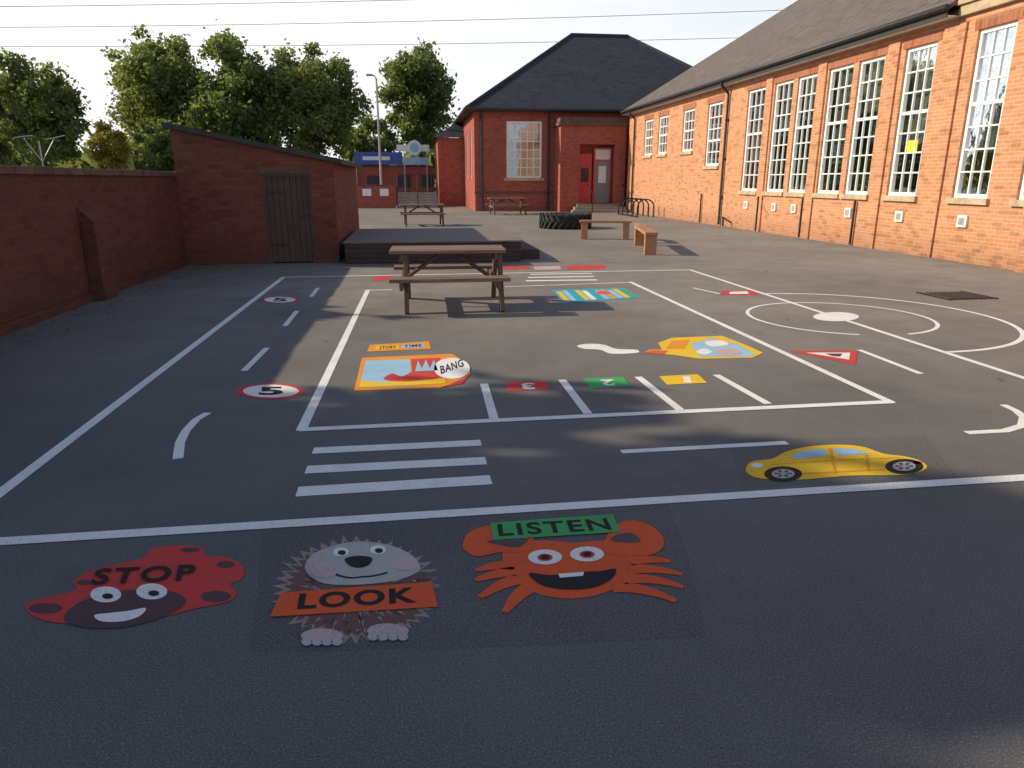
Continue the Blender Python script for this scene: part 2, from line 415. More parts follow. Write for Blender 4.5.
cb=grp('painted_crab_sign')
art(cb,'body',[(503,552),(520,543),(545,541),(575,543),(605,541),(625,546),(634,560),(630,576),(612,590),(585,598),(555,598),(528,590),(508,574)],M_ORRED,1,True)
art(cb,'claw',[(463,545),(468,534),(484,527),(505,525),(526,531),(534,543),(526,552),(500,553),(478,557),(466,552)],M_ORRED,2,True)
art(cb,'claw',[(604,552),(606,538),(618,524),(634,521),(652,527),(663,538),(662,549),(648,556),(622,556)],M_ORRED,2,True)
M_GAP=paint('claw_gap_paint',(.10,.09,.09),.3)  # dark grey paint for the opening in each crab claw
art(cb,'claw_gap',smooth([(487,542),(505,540),(528,540),(518,548),(500,546)],4),M_GAP,3); art(cb,'claw_gap',smooth([(612,542),(640,543),(632,534),(616,536)],4),M_GAP,3)
legs=[[(515,566),(497,564),(476,571)],[(515,572),(497,573),(475,581)],[(520,580),(503,582),(480,598)],[(530,588),(518,593),(505,613)],
      [(628,562),(648,558),(670,562)],[(628,570),(650,567),(682,575)],[(622,580),(650,576),(683,588)],[(612,588),(642,586),(676,602)]]
for l in legs:
    c=[]
    a,b,d=[Vector(q) for q in l]
    for i in range(9):
        t=i/8; c.append(tuple(a*(1-t)**2+2*b*t*(1-t)+d*t*t))
    stroke(cb,'leg',c,[.075-.05*(i/8)**2 for i in range(9)],M_ORRED,2)
art(cb,'mouth',[(529,574),(550,576),(575,573),(600,572),(616,570),(610,581),(590,589),(562,590),(540,585)],M_BLK,3,True)
art(cb,'tooth',[(558,575),(584,573),(583,577),(560,579)],M_WHITE,4)
for x,y in ((545,558),(587,555)):
    art(cb,'eye',ell(x,y,17,7.5),M_WHITE,3); art(cb,'iris',ell(x,y+.5,7.5,3.6),M_RED,4); art(cb,'pupil',ell(x,y+.5,4.5,2.3),M_BLK,5)
art(cb,'listen_banner',[(494,541),(490,524),(613,515),(620,533)],M_GRN,4)
text(cb,'listen_text','LISTEN',(499,537.5),(612,531),(497,525.5),M_BLK,5,.022,1.15)

car=grp('painted_car')
art(car,'car_body',[(746,468),(752,462),(772,459),(786,452),(808,447),(836,445),(862,447),(884,454),(906,457),(922,462),(926,469),(905,475),(850,476),(800,480),(762,479),(748,474)],M_YEL,1,True)
for x,y in ((783,474.5),(904,467)):
    art(car,'tyre',ell(x,y,19,7.6),M_BLK,2); art(car,'hub',ell(x,y,11.5,4.6),M_GREY,3)
    for k in range(6):
        a=k*math.pi/3; art(car,'hub_gap',[(x+3.5*math.cos(a-.3),y+1.4*math.sin(a-.3)),(x+9*math.cos(a-.22),y+3.6*math.sin(a-.22)),(x+9*math.cos(a+.22),y+3.6*math.sin(a+.22)),(x+3.5*math.cos(a+.3),y+1.4*math.sin(a+.3))],M_DGREY,4)
art(car,'side_window',[(789,458),(800,452),(824,449),(828,456),(800,459)],M_LBLUE,2); art(car,'side_window',[(832,449),(852,449),(872,454),(838,456)],M_LBLUE,2)
stroke(car,'door_line',[(830,449),(835,474)],.012,M_ORG,3); stroke(car,'door_line',[(866,455),(868,471)],.012,M_ORG,3); stroke(car,'sill_line',[(803,474),(884,470)],.015,M_ORG,2)
stroke(car,'trim_line',[(772,465),(830,461),(900,458)],.010,M_ORG,2)
art(car,'headlight',ell(757,466,6,2.4),M_WHITE,2); art(car,'tail_light',ell(917,463,5,1.7),M_RED,2)

def roundel(x,y,rx,ry,s):
    e=grp('painted_speed_limit_sign'); art(e,'ring',ell(x,y,rx,ry),M_RED,1); art(e,'disc',ell(x,y,rx*.82,ry*.8),M_WHITE,2)
    text(e,'number',s,(x-rx*.36,y+ry*.52),(x+rx*.36,y+ry*.48),(x-rx*.34,y-ry*.5),M_BLK,3,.04)
roundel(271,391.5,34,8,'5'); roundel(280,300,19,3.6,'5')
tr=grp('painted_warning_sign'); art(tr,'border',[(788,351),(858,351),(855,365)],M_RED,1); art(tr,'panel',[(806,353),(850,353),(849,360)],M_WHITE,2); art(tr,'symbol',[(825,354),(842,354),(840,357),(832,356.5)],M_DGREY,3)
tr=grp('painted_warning_sign'); art(tr,'border',[(722,291),(752,290.5),(760,295),(720,295)],M_RED,1); art(tr,'panel',[(730,292),(747,291.6),(749,294),(729,294.2)],M_WHITE,2)
stroke(mk,'dash',[(693,288),(720,294)],.05,M_WHITE,1)
for col,q,s in ((M_RED,[(505,383),(545,381),(549,389.5),(508,391.5)],'3'),(M_GRN,[(583,379),(623,377),(630,386.5),(590,388.5)],'2'),(M_YEL,[(659,376.5),(698,374.5),(707,383),(667,385)],'1')):
    e=grp('painted_number_square'); art(e,'square',q,col,1)
    cx=sum(p[0] for p in q)/4; cy=sum(p[1] for p in q)/4
    text(e,'number',s,(cx+7,cy-3),(cx-6 if s!='1' else cx,cy-2.6),(cx+9,cy+3),M_WHITE,2,.03)
e=grp('painted_story_panel')
art(e,'frame',[(354,391),(362,358),(452,354),(468,364),(471,374),(462,384),(440,388)],M_ORG,1)
art(e,'sky',[(359,388),(366,361),(410,359.5),(412,386)],M_LBLUE,2)
art(e,'red_block',[(413,379),(411,359.5),(440,358),(444,378)],M_RED,2)
art(e,'sand',[(359,388),(361,381),(380,383),(445,379),(446,384)],M_YEL,3)
art(e,'wave',smooth([(384,380),(392,374),(402,377),(414,372),(426,377),(438,378),(420,381),(402,382)],4),M_RED,4)
art(e,'spike',[(415,372),(418,361),(422,369),(426,360),(430,369),(434,360),(438,371)],M_LBLUE,4)
art(e,'round_bubble',ell(452,369,18,10.5),M_WHITE,4)
text(e,'bang_text','BANG',(441,375),(464,367),(440,367),M_BLK,5,.02)
art(e,'edge',[(440,388),(452,384),(462,379),(471,374),(462,384)],M_RED,3)
e=grp('painted_name_panel'); art(e,'panel',[(367,352),(370,345),(429,341.5),(431,349)],M_ORG,1); art(e,'text_box',[(375,350),(377,346),(399,345),(399,349)],M_YEL,2); art(e,'text_bar',[(402,348.6),(402,345),(424,343.8),(425,347)],M_LBLUE,2)
text(e,'letters','STORY',(379,349.6),(396,348.8),(380,346.6),M_BLK,3,.02); text(e,'letters','TIME',(404,347.9),(422,346.9),(404,345.4),M_BLK,3,.02)
e=grp('painted_cloud_arrow'); art(e,'cloud',[(577,346),(588,344),(604,345),(616,349),(636,350),(637,353),(612,354),(600,350),(584,349)],M_WHITE,1,True)
e=grp('painted_pencil_panel'); art(e,'frame',[(643,353),(650,350),(662,350),(658,343),(672,338),(722,336),(748,346),(763,353),(752,358),(700,359),(672,355)],M_YEL,1)
art(e,'sky',[(700,357),(690,344),(712,338.5),(738,345),(755,354),(748,357)],M_LBLUE,2); art(e,'tip',[(643,353),(652,350.5),(668,351),(664,355)],M_ORRED,2)
art(e,'shape',[(666,349),(672,341),(690,340),(684,349)],M_ORG,2); art(e,'shape',smooth([(705,342),(722,341),(728,345),(712,347)]),M_WHITE,3); art(e,'shape',smooth([(715,352),(730,348),(742,353),(726,356)]),M_PINK,3)
art(e,'shape',smooth([(696,352),(704,349),(712,352),(704,355)]),M_WHITE,3)
e=grp('painted_striped_panel'); art(e,'base',[(552,290),(624,288),(641,298),(564,303)],M_TEAL,1)
def lerp(a,b,t): return (a[0]+(b[0]-a[0])*t,a[1]+(b[1]-a[1])*t)
TLc,TRc,BRc,BLc=(554,290.4),(623,288.5),(639,297.7),(565,302.3)
cols=[M_YEL,M_LBLUE,M_TEAL,M_YEL,M_WHITE,M_TEAL,M_LBLUE,M_ORG,M_LBLUE,M_YEL,M_GRN]
for i,mm in enumerate(cols):
    t0=i/len(cols)+.01; t1=(i+1)/len(cols)-.01; k=.06 if i%2 else .12
    a,b=lerp(TLc,TRc,t0),lerp(TLc,TRc,t1); c_,d_=lerp(BLc,BRc,t1),lerp(BLc,BRc,t0)
    art(e,'stripe',[lerp(a,d_,k),lerp(b,c_,k),lerp(b,c_,.93),lerp(a,d_,.93)],mm,2)
art(e,'red_mark',smooth([(596,292),(606,291.5),(610,294),(600,294.5)],4),M_ORRED,3)
e=grp('painted_far_panel')
for q,mm in (([(500,267),(528,266),(530,269),(503,270)],M_RED),([(533,267),(560,266),(561,269.5),(535,270)],M_PINK),([(566,266),(604,265),(606,269),(568,270)],M_RED),([(374,277),(396,276),(394,280),(372,281)],M_RED)): art(e,'shape',q,mm,1)

dg=grp('drain_grate'); c=P(956,296); m=MB()
for i in range(9): m.box(c.x-.33+i*.075,c.x-.30+i*.075,c.y-.3,c.y+.3,.004,.016)
m.box(c.x-.38,c.x-.34,c.y-.34,c.y+.34,.004,.018); m.box(c.x+.34,c.x+.38,c.y-.34,c.y+.34,.004,.018)
m.obj('bars',M_BLACKM,dg); box('pit',dg,c.x-.34,c.x+.34,c.y-.33,c.y+.33,.001,.003,M_DARK)

rng=random.Random(9); m=MB()
for i in range(800):
    q=rng.random()
    if q<.5: x=-4.36+abs(rng.gauss(0,.28)); y=rng.uniform(2,14.6)
    elif q<.7: x=rng.uniform(-4.3,2.2); y=14.4-abs(rng.gauss(0,.25))
    elif q<.88: x=10.9-abs(rng.gauss(0,.35)); y=rng.uniform(7,34)
    else: x=rng.uniform(-4.3,10.5); y=rng.uniform(4,28)
    s=rng.uniform(.012,.035); a=rng.uniform(0,6.28)
    M=Matrix.Translation((x,y,.012))@Matrix.Rotation(a,4,'Z')@Matrix.Rotation(rng.uniform(-.3,.3),4,'X')
    m.poly([M@Vector(p) for p in ((-s,0,0),(0,-s*.55,.004),(s,0,0),(0,s*.55,.006))])
m.obj('fallen_leaves',plain('dry_leaf',(.20,.12,.045),.8,.5,3))

# ------------------------------------------------------------ left boundary wall
rng=random.Random(2)
w=grp('brick_boundary_wall')
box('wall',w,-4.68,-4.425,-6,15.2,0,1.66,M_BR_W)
m=MB(); y=-6
while y<14.7:
    l=.44; dz=rng.uniform(-.008,.008); dx=rng.uniform(-.006,.006)
    m.box(-4.72+dx,-4.38+dx,y,min(y+l-.008,14.72),1.66,1.75+dz); y+=l
m.obj('coping',M_COPE,w,.012)
box('plinth',w,-4.42,-4.385,-6,14.6,0,.12,M_BR_W)
b=MB(); b.box(-4.42,-4.24,10.4,10.85,0,1.05); b.obj('buttress',M_BR_W,w,.01)
b=MB(); b.v=[(-4.42,10.4,1.051),(-4.24,10.4,1.051),(-4.24,10.85,1.051),(-4.42,10.85,1.051),(-4.42,10.4,1.25),(-4.42,10.85,1.25)]; b.f=[(0,1,4),(3,5,2),(1,2,5,4)]
b.obj('buttress_cap',M_BR_W,w)

# ------------------------------------------------------------ brick shed
h=grp('brick_shed')
x0,x1,y0,y1=-4.42,-1.5,14.75,20.6; zl,zr=2.52,1.93
def zt(x): return zl+(zr-zl)*(x-x0)/(x1-x0)
dx0,dx1,dz=-2.86,-1.95,1.72
m=MB()
for a,b in ((x0,dx0),(dx1,x1)): m.poly([(a,y0,0),(b,y0,0),(b,y0,zt(b)),(a,y0,zt(a))])
m.poly([(dx0,y0,dz),(dx1,y0,dz),(dx1,y0,zt(dx1)),(dx0,y0,zt(dx0))])
m.poly([(dx0,y0,0),(dx0,y0+.12,0),(dx0,y0+.12,dz),(dx0,y0,dz)]); m.poly([(dx1,y0,0),(dx1,y0+.12,0),(dx1,y0+.12,dz),(dx1,y0,dz)]); m.poly([(dx0,y0,dz),(dx1,y0,dz),(dx1,y0+.12,dz),(dx0,y0+.12,dz)])
m.poly([(x1,y0,0),(x1,y1,0),(x1,y1,zr),(x1,y0,zr)]); m.poly([(x0,y0,0),(x0,y1,0),(x0,y1,zl),(x0,y0,zl)]); m.poly([(x0,y1,0),(x1,y1,0),(x1,y1,zr),(x0,y1,zl)])
m.obj('walls',brick('shed_brick',(.27,.08,.056),(.18,.057,.045),(.14,.09,.072),dirt=.5,var=.3,bmp=.8,lowdark=.3),h)
m=MB(); o=.12
a=(x0-o,zt(x0-o)); b=(x1+.16,zt(x1+.16)); th=.09
vs=[(a[0],y0-.1,a[1]),(b[0],y0-.1,b[1]),(b[0],y1+.1,b[1]),(a[0],y1+.1,a[1])]
m.v=vs+[(p[0],p[1],p[2]+th) for p in vs]; m.f=[(3,2,1,0),(4,5,6,7),(0,1,5,4),(1,2,6,5),(2,3,7,6),(3,0,4,7)]
m.obj('roof',M_ROOFT,h)
m=MB()
for i in range(7):
    a=dx0+.06+i*(dx1-dx0-.12)/7; m.box(a,a+(dx1-dx0-.12)/7-.008,y0+.05,y0+.085,.03,dz-.06)
m.obj('door_planks',M_DOORW,h)
m=MB(); m.box(dx0,dx0+.06,y0+.01,y0+.1,0,dz); m.box(dx1-.06,dx1,y0+.01,y0+.1,0,dz); m.box(dx0+.06,dx1-.06,y0+.01,y0+.1,dz-.06,dz); m.obj('door_frame',M_DOORW,h)
box('door_lintel',h,dx0-.12,dx1+.1,y0-.012,y0+.05,dz+.002,dz+.12,M_COPE)
m=MB(); m.box(dx1-.25,dx1-.09,y0+.03,y0+.049,.9,.94); m.box(dx0+.07,dx0+.4,y0+.035,y0+.049,1.35,1.39); m.box(dx0+.07,dx0+.4,y0+.035,y0+.049,.35,.39); m.obj('door_ironwork',M_BLACKM,h)

# ------------------------------------------------------------ raised deck
d=grp('wooden_stage'); m=MB()
y=14.45
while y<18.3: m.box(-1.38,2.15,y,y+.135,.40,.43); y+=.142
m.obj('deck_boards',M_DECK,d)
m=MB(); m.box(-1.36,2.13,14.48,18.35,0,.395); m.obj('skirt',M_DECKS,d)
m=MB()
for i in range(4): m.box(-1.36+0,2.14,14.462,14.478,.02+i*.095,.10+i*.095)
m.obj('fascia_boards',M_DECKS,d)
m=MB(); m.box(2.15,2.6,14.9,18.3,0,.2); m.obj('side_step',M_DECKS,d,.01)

# ------------------------------------------------------------ picnic tables
def picnic(x,y,L=1.45,rot=0,s=1.0):
    e=grp('picnic_table')
    def pl(name,mb,mat): return mb.obj(name,mat,e,.006)
    rg_=random.Random(int(x*100))
    m=MB()
    for i in range(5):
        j=rg_.uniform(-.008,.008); m.box(-L/2+j,L/2+j,-.34+i*.138,-.34+i*.138+.128,.707,.752+j*.4)
    pl('tabletop',m,M_TABLE)
    for sgn,nm in((-1,'seat'),(1,'seat')):
        m=MB(); c=sgn*.66
        for k in (-.13,.01): m.box(-L/2,L/2,c+k,c+k+.12,.407,.452)
        pl(nm,m,M_TABLE)
    for xx in (-L/2+.12,L/2-.16):
        m=MB()
        m.box(xx,xx+.045,-.78,.78,.31,.405); m.box(xx,xx+.045,-.33,.33,.61,.705)
        pl('crossbar',m,M_TABLEY)
        m=MB()
        for sg in(-1,1):
            a=Vector((xx+.073,sg*.24,.704)); b=Vector((xx+.073,sg*.62,0)); dirv=(b-a)
            ang=math.atan2(dirv.y,-dirv.z)
            M=Matrix.Translation((a+b)/2)@Matrix.Rotation(ang,4,'X')
            m.box(-.028,.028,-.055,.055,-dirv.length/2,dirv.length/2,M)
        pl('a_frame_legs',m,M_TABLEY)
    m=MB(); m.tube((-L/2+.2,0,.38),(-.08,0,.70),.03,.03,6); m.tube((L/2-.2,0,.38),(.08,0,.70),.03,.03,6); pl('brace',m,M_TABLEY)
    e.location=(x,y,0); e.rotation_euler=(0,0,rot); e.scale=(s,s,s)
picnic(.43,9.42,1.47,R(-1))
picnic(.32,26.9,1.6,R(3)); picnic(4.5,35.2,1.75,R(4),1.03)

# ------------------------------------------------------------ tyre
t=grp('tractor_tyre'); m=MB(); prof=[(.45,.10),(.50,.03),(.66,.0),(.80,.03),(.85,.12),(.86,.25),(.85,.38),(.80,.47),(.66,.50),(.50,.47),(.45,.40),(.47,.25)]
K=48
for i in range(K):
    a=2*math.pi*i/K
    for r,z in prof: m.v.append((r*math.cos(a),r*math.sin(a),z))
n=len(prof)
for i in range(K):
    for j in range(n):
        i2=(i+1)%K;j2=(j+1)%n; m.f.append((i*n+j,i2*n+j,i2*n+j2,i*n+j2))
m.obj('carcass',M_RUB,t,smooth=True)
m=MB()
for i in range(26):
    for half in(0,1):
        a=2*math.pi*(i+half*.5)/26
        M=Matrix.Rotation(a,4,'Z')@Matrix.Translation((.865,0,.14+.23*half))@Matrix.Rotation(R(35 if half else -35),4,'X')
        m.box(-.03,.04,-.035,.035,-.15,.15,M)
m.obj('tread_lugs',M_RUB,t,.008)
t.location=(5.2,24.7,0)

def bench(xa,ya,xb,yb,h=.45,w=.28):
    e=grp('timber_bench'); L=math.hypot(xb-xa,yb-ya)
    m=MB(); m.box(-L/2,L/2,-w/2,w/2,h-.07,h); m.obj('seat',M_BENCH,e,.01)
    for s in(-1,1):
        m=MB(); m.box(s*(L/2-.14)-.09,s*(L/2-.14)+.09,-w/2+.01,w/2-.01,0,h-.072); m.obj('leg_block',M_BENCH,e,.01)
    e.location=((xa+xb)/2,(ya+yb)/2,0); e.rotation_euler=(0,0,math.atan2(yb-ya,xb-xa))
bench(4.62,20.0,6.0,19.6,.52); bench(5.15,15.3,5.7,17.9,.5); bench(5.95,18.3,6.15,19.5,.46,.2)

# ------------------------------------------------------------ right school wing
s=grp('brick_school_wing'); rr=random.Random(5)
X=11.0
tall=[(9.2,10.2),(11.15,12.15),(12.85,13.8),(14.9,15.92),(16.64,17.65),(17.87,18.97),(19.54,20.55),(20.8,21.9),(22.5,23.7)]
small=[(25.67,26.97,2.1),(28.3,29.5,2.7),(31.3,32.5,2.7),(33.3,34.5,2.7)]
ops=[(a,b,1.25,4.4) for a,b in tall]+[(a,b,z,4.3) for a,b,z in small]
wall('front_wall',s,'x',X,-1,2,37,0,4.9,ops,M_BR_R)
for a,b in tall: window(s,'x',X,-1,a,b,1.25,4.4,3,7,rr,split=(4,),blind=.6,fr=.08,bar=.03)
for a,b,z in small: window(s,'x',X,-1,a,b,z,4.3,3,4 if z>2.5 else 5,rr,split=(2,),blind=.3,fr=.09,bar=.035)
m=MB()
for a,b,z in [(a,b,1.25) for a,b in tall]+small: m.box(X-.07,X+.06,a-.08,b+.08,z-.12,z+.001)
m.obj('window_sills',M_STONE,s,.01)
m=MB()
for a,b,z0_,z1_ in ops: m.box(X-.012,X+.1,a-.1,b+.1,z1_+.001,z1_+.2)
m.obj('window_lintels',brick('soldier_brick',(.46,.17,.085),(.38,.13,.07),(.35,.26,.2),bw=.075,bh=.24),s)
m=MB(); m.box(X-.05,X,2,13.2,0,.3); m.obj('plinth',M_BR_R,s)
m=MB(); m.box(X-.22,X-.001,10.9,11.65,0,1.1); m.box(X-.25,X-.001,10.87,11.68,1.1,1.2); m.obj('pier',M_BR_R,s)
m=MB(); m.box(X-.03,X+.05,14.35,37,4.68,4.86); m.obj('eaves_corbel',M_BR_R,s)
m=MB()
for a,b in((14.1,14.7),(16.1,16.5),(19.05,19.45),(22.0,22.4)): m.box(X-.045,X,a,b,0,4.6)
m.obj('brick_pilasters',M_BR_R,s)
m=MB(); m.box(X-.10,X+.4,2,14.3,4.72,4.92); m.box(X-.16,X+.4,2,14.34,4.922,5.02); m.obj('stone_cornice',M_STONE,s,.015)
box('parapet',s,X-.02,X+.5,2,14.28,5.02,6.6,M_BR_R)
ex,ez,rx,rz=X-.32,4.86,19.8,10.35
m=MB()
for (ya,yb,xe,ze) in ((14.3,37.35,ex,ez),(2,14.3,X+.4,5.3)):
    n=len(m.v)
    m.v+=[(xe,ya,ze),(rx,ya,rz),(rx,yb,rz),(xe,yb,ze),(xe,ya,ze+.09),(rx,ya,rz+.09),(rx,yb,rz+.09),(xe,yb,ze+.09)]
    m.f+=[tuple(n+i for i in q) for q in((3,2,1,0),(4,5,6,7),(0,1,5,4),(2,3,7,6),(3,0,4,7))]
m.poly([(rx,2,rz),(29,2,4.9),(29,37.35,4.9),(rx,37.35,rz)])
m.obj('roof',M_SLATE,s)
m=MB(); m.tube((rx,2,rz+.1),(rx,37.4,rz+.1),.12,.12,8); m.obj('ridge_tiles',M_COPE,s)
m=MB(); m.poly([(X,37,0),(28.6,37,0),(28.6,37,4.9),(rx,37,rz),(X,37,4.9)]); m.poly([(28.6,2,0),(28.6,37,0),(28.6,37,4.9),(28.6,2,4.9)]); m.poly([(X,2,0),(28.6,2,0),(28.6,2,4.9),(rx,2,rz),(X,2,4.9)]); m.obj('other_walls',M_BR_R,s)
m=MB(); m.tube((ex-.05,14.3,ez+.03),(ex-.05,37.3,ez+.03),.065,.065,8); m.obj('gutter',M_GUT,s,smooth=True)
box('fascia',s,ex+.0,ex+.03,14.35,37.3,ez-.14,ez-.002,M_GUT)
box('soffit',s,ex+.03,X-.001,14.35,37.3,ez-.12,ez-.10,M_WFRAME)
def downpipe(par,x,y):
    m=MB(); m.path([(ex-.05,y,ez),(ex-.03,y,ez-.12),(x,y,ez-.4),(x,y,.05)],.045); 
    for zz in(1,2.3,3.6): m.box(x-.02,X+.001,y-.07,y+.07,zz,zz+.05)
    m.obj('downpipe',M_GUT,par)
downpipe(s,X-.07,25.1); downpipe(s,X-.07,35.9)
m=MB(); m.path([(X-.3,24.2,.05),(X-.3,24.2,.32),(X-.06,24.8,.32)],.035); m.obj('low_pipe',M_BLACKM,s)
m=MB()
for y in (22.2,19.5,26.9,17.0): m.tube((X-.06,y,.02),(X-.06,y,1.1),.03,.03)
m.obj('waste_pipes',M_BLACKM,s)
m=MB(); m2=MB()
for y in (13.35,15.3,17.3,21.2,23.1,20.0): 
    m.box(X-.05,X+.02,y-.13,y+.13,.68,.92); m2.box(X-.056,X-.0505,y-.08,y+.08,.73,.87)
m.obj('vent_boxes',M_WFRAME,s,.008); m2.obj('vent_grilles',plain('grille',(.35,.36,.37),.6),s)
box('notice',s,X+.085,X+.09,15.2,15.55,2.2,2.45,M_NOTE)
m=MB(); m.poly([(X+1.4,2,.5),(X+1.4,37,.5),(X+1.4,37,4.85),(X+1.4,2,4.85)]); m.obj('inner_wall',M_DARK,s)

# ------------------------------------------------------------ far school building
f=grp('brick_school_building'); fx0,fx1,fy0,fy1=3.3,19.5,39.0,51.7; ze=5.1
wops=[(4.98,6.86,1.7,4.55),(14.0,16.0,1.7,4.55)]
wall('front_wall',f,'y',fy0,-1,fx0,fx1,0,ze,wops,M_BR_D)
window(f,'y',fy0,-1,4.98,6.86,1.7,4.55,5,6,rr,split=(4,),blind=.35,bar=.045,fr=.10); window(f,'y',fy0,-1,14,16,1.7,4.55,5,6,rr,split=(4,),blind=.25)
wall('side_wall',f,'x',fx0,-1,fy0,fy1,0,ze,[(41,42,1.7,4.3),(44,45,1.7,4.3)],M_BR_D)
window(f,'x',fx0,-1,41,42,1.7,4.3,3,6,rr); window(f,'x',fx0,-1,44,45,1.7,4.3,3,6,rr)
wall('back_wall',f,'y',fy1,1,fx0,fx1,0,ze,[],M_BR_D); wall('end_wall',f,'x',fx1,1,fy0,fy1,0,ze,[],M_BR_D)
m=MB(); m.box(4.85,7.0,fy0-.08,fy0+.05,1.56,1.699); m.obj('window_sill',M_STONE,f)
box('window_lintel',f,4.8,7.05,fy0-.012,fy0+.05,4.552,4.8,M_BR_D)
box('band_course',f,fx0-.04,fx1,fy0-.04,fy0-.001,.9,1.02,M_COPE)
m=MB(); m.box(fx0-.012,fx0+.45,fy0-.012,fy0-.001,1.03,ze-.1); m.obj('corner_quoins',M_BR_D,f)
ov=.45; a0,a1,b0,b1=fx0-ov,fx1+ov,fy0-ov,fy1+ov; hy=(b0+b1)/2; dd=(b1-b0)/2; rz2=9.85
m=MB(); m.v=[(a0,b0,5.1),(a1,b0,5.1),(a1,b1,5.1),(a0,b1,5.1),(a0+dd,hy,rz2),(a1-dd,hy,rz2),(a0,b0,5.02),(a1,b0,5.02),(a1,b1,5.02),(a0,b1,5.02)]
m.f=[(0,1,5,4),(1,2,5),(2,3,4,5),(3,0,4),(6,7,1,0),(7,8,2,1),(8,9,3,2),(9,6,0,3),(9,8,7,6)]
m.obj('hip_roof',M_SLATE2,f)
m=MB(); m.tube((a0+dd,hy,rz2),(a1-dd,hy,rz2),.13,.13); m.tube((a0,b0,5.12),(a0+dd,hy,rz2),.09,.09); m.tube((a1,b0,5.12),(a1-dd,hy,rz2),.09,.09); m.obj('ridge_tiles',M_SLATE2,f)
m=MB(); m.tube((a0-.05,b0-.05,5.08),(a1,b0-.05,5.08),.08,.08); m.tube((a0-.05,b0,5.08),(a0-.05,b1,5.08),.08,.08); m.obj('gutter',M_GUT,f)
m=MB(); m.path([(fx0+.35,b0,5.0),(fx0+.35,fy0-.07,4.7),(fx0+.35,fy0-.07,0)],.055); m.path([(7.2,b0,5.0),(7.2,fy0-.07,4.7),(7.2,fy0-.07,0)],.055); m.obj('downpipes',M_GUT,f)
px0,px1,py=7.55,10.98,37.4
wall('porch_front',f,'y',py,-1,px0,px1,0,4.25,[(8.55,10.4,.0,3.35)],M_BR_D,depth=.35)
wall('porch_side',f,'x',px0,-1,py,fy0,0,4.25,[],M_BR_D)
m=MB(); m.box(px0-.12,px1,py-.14,fy0-.01,4.25,4.4); m.box(px0-.06,px1,py-.07,fy0-.01,4.4,4.62); m.obj('porch_cornice',M_COPE,f)
box('porch_arch_band',f,8.35,10.6,py-.03,py+.05,3.352,3.6,M_BR_D)
box('porch_inner_wall',f,px0+.01,px1-.01,py+.7,py+.8,0,4.2,M_BR_D)
box('red_panel',f,8.6,9.30,py+.42,py+.5,.4,2.9,M_RPAINT); box('notice_board',f,8.75,9.15,py+.40,py+.418,1.5,2.2,M_DARK)
m=MB(); m.box(9.4,9.48,py+.4,py+.5,.4,3.2); m.box(10.28,10.36,py+.4,py+.5,.4,3.2); m.box(9.48,10.28,py+.4,py+.5,2.55,2.62); m.box(9.48,10.28,py+.4,py+.5,3.12,3.2); m.obj('door_frame',M_RPAINT,f)
box('door',f,9.48,10.28,py+.44,py+.49,.42,2.55,M_GDOOR); box('door_window',f,9.68,10.08,py+.43,py+.439,1.45,2.3,M_BLIND); box('fanlight',f,9.48,10.28,py+.45,py+.46,2.62,3.12,M_BLIND)
m=MB(); m.box(8.4,10.7,py-.35,py+.4,0,.4); m.box(8.2,10.9,py-.75,py-.351,0,.27); m.box(8.0,10.95,py-1.1,py-.751,0,.13); m.obj('entrance_steps',M_CONC,f,.01)
m=MB()
for xx in(9.0,10.85): m.path([(xx,py-1.2,0),(xx,py-1.2,.95),(xx,py-.1,1.35)],.03)
m.obj('handrails',M_BLACKM,f)

b2=grp('brick_outbuilding')
wall('front_wall',b2,'y',46.5,-1,1.7,3.3,0,4.1,[],M_BR_D); wall('side_wall',b2,'x',1.7,-1,46.5,54,0,4.1,[],M_BR_D)
m=MB(); m.v=[(1.4,46.2,4.1),(3.6,46.2,4.1),(3.6,54,4.1),(1.4,54,4.1),(3.4,48,5.4),(3.4,54,5.4)]; m.f=[(0,1,4),(0,4,5,3),(1,2,5,4)]; m.obj('roof',M_SLATE2,b2)
box('corner_bricks',b2,1.66,1.95,46.46,46.499,0,4.1,M_BR_D)
bb=grp('brick_annexe')
box('base_wall',bb,-4.5,1.6,54,60,0,2.5,M_BR_D); box('wall_coping',bb,-4.55,1.65,53.95,60.05,2.5,2.6,M_COPE)
m=MB()
for x in(-3.2,-1.0,.6): m.box(x,x+.9,53.965,53.999,1.1,1.9)
m.obj('windows',M_DARK,bb)
sg=grp('blue_school_sign'); m=MB()
for x in (-3.9,-2.2,-.5,1.1): m.box(x-.04,x+.04,53.7,53.78,0,3.7)
m.obj('posts',M_GALV,sg)
box('board',sg,-4.0,-.6,53.62,53.69,2.65,3.5,M_BLUE); box('lettering_panel',sg,-3.4,-1.5,53.60,53.618,2.95,3.2,M_SIGNW)
box('banner',sg,-.5,1.2,53.62,53.69,2.65,3.15,M_LBL)
box('top_board',sg,-1.0,1.3,53.62,53.69,3.55,4.0,M_SIGNW)
n=24
lg=MB()
lg.v=[( .25+.5*math.cos(2*math.pi*i/n),53.55,3.8+.5*math.sin(2*math.pi*i/n)) for i in range(n)]+[( .25+.5*math.cos(2*math.pi*i/n),53.61,3.8+.5*math.sin(2*math.pi*i/n)) for i in range(n)]
lg.f=[tuple(range(n))]+[(i,(i+1)%n,n+(i+1)%n,n+i) for i in range(n)]; lg.obj('round_sign',M_SIGNW,sg)
lg=MB(); lg.poly([( .25+.33*math.cos(2*math.pi*i/n),53.54,3.8+.33*math.sin(2*math.pi*i/n)) for i in range(n)]); lg.obj('round_sign_face',M_LBL,sg)
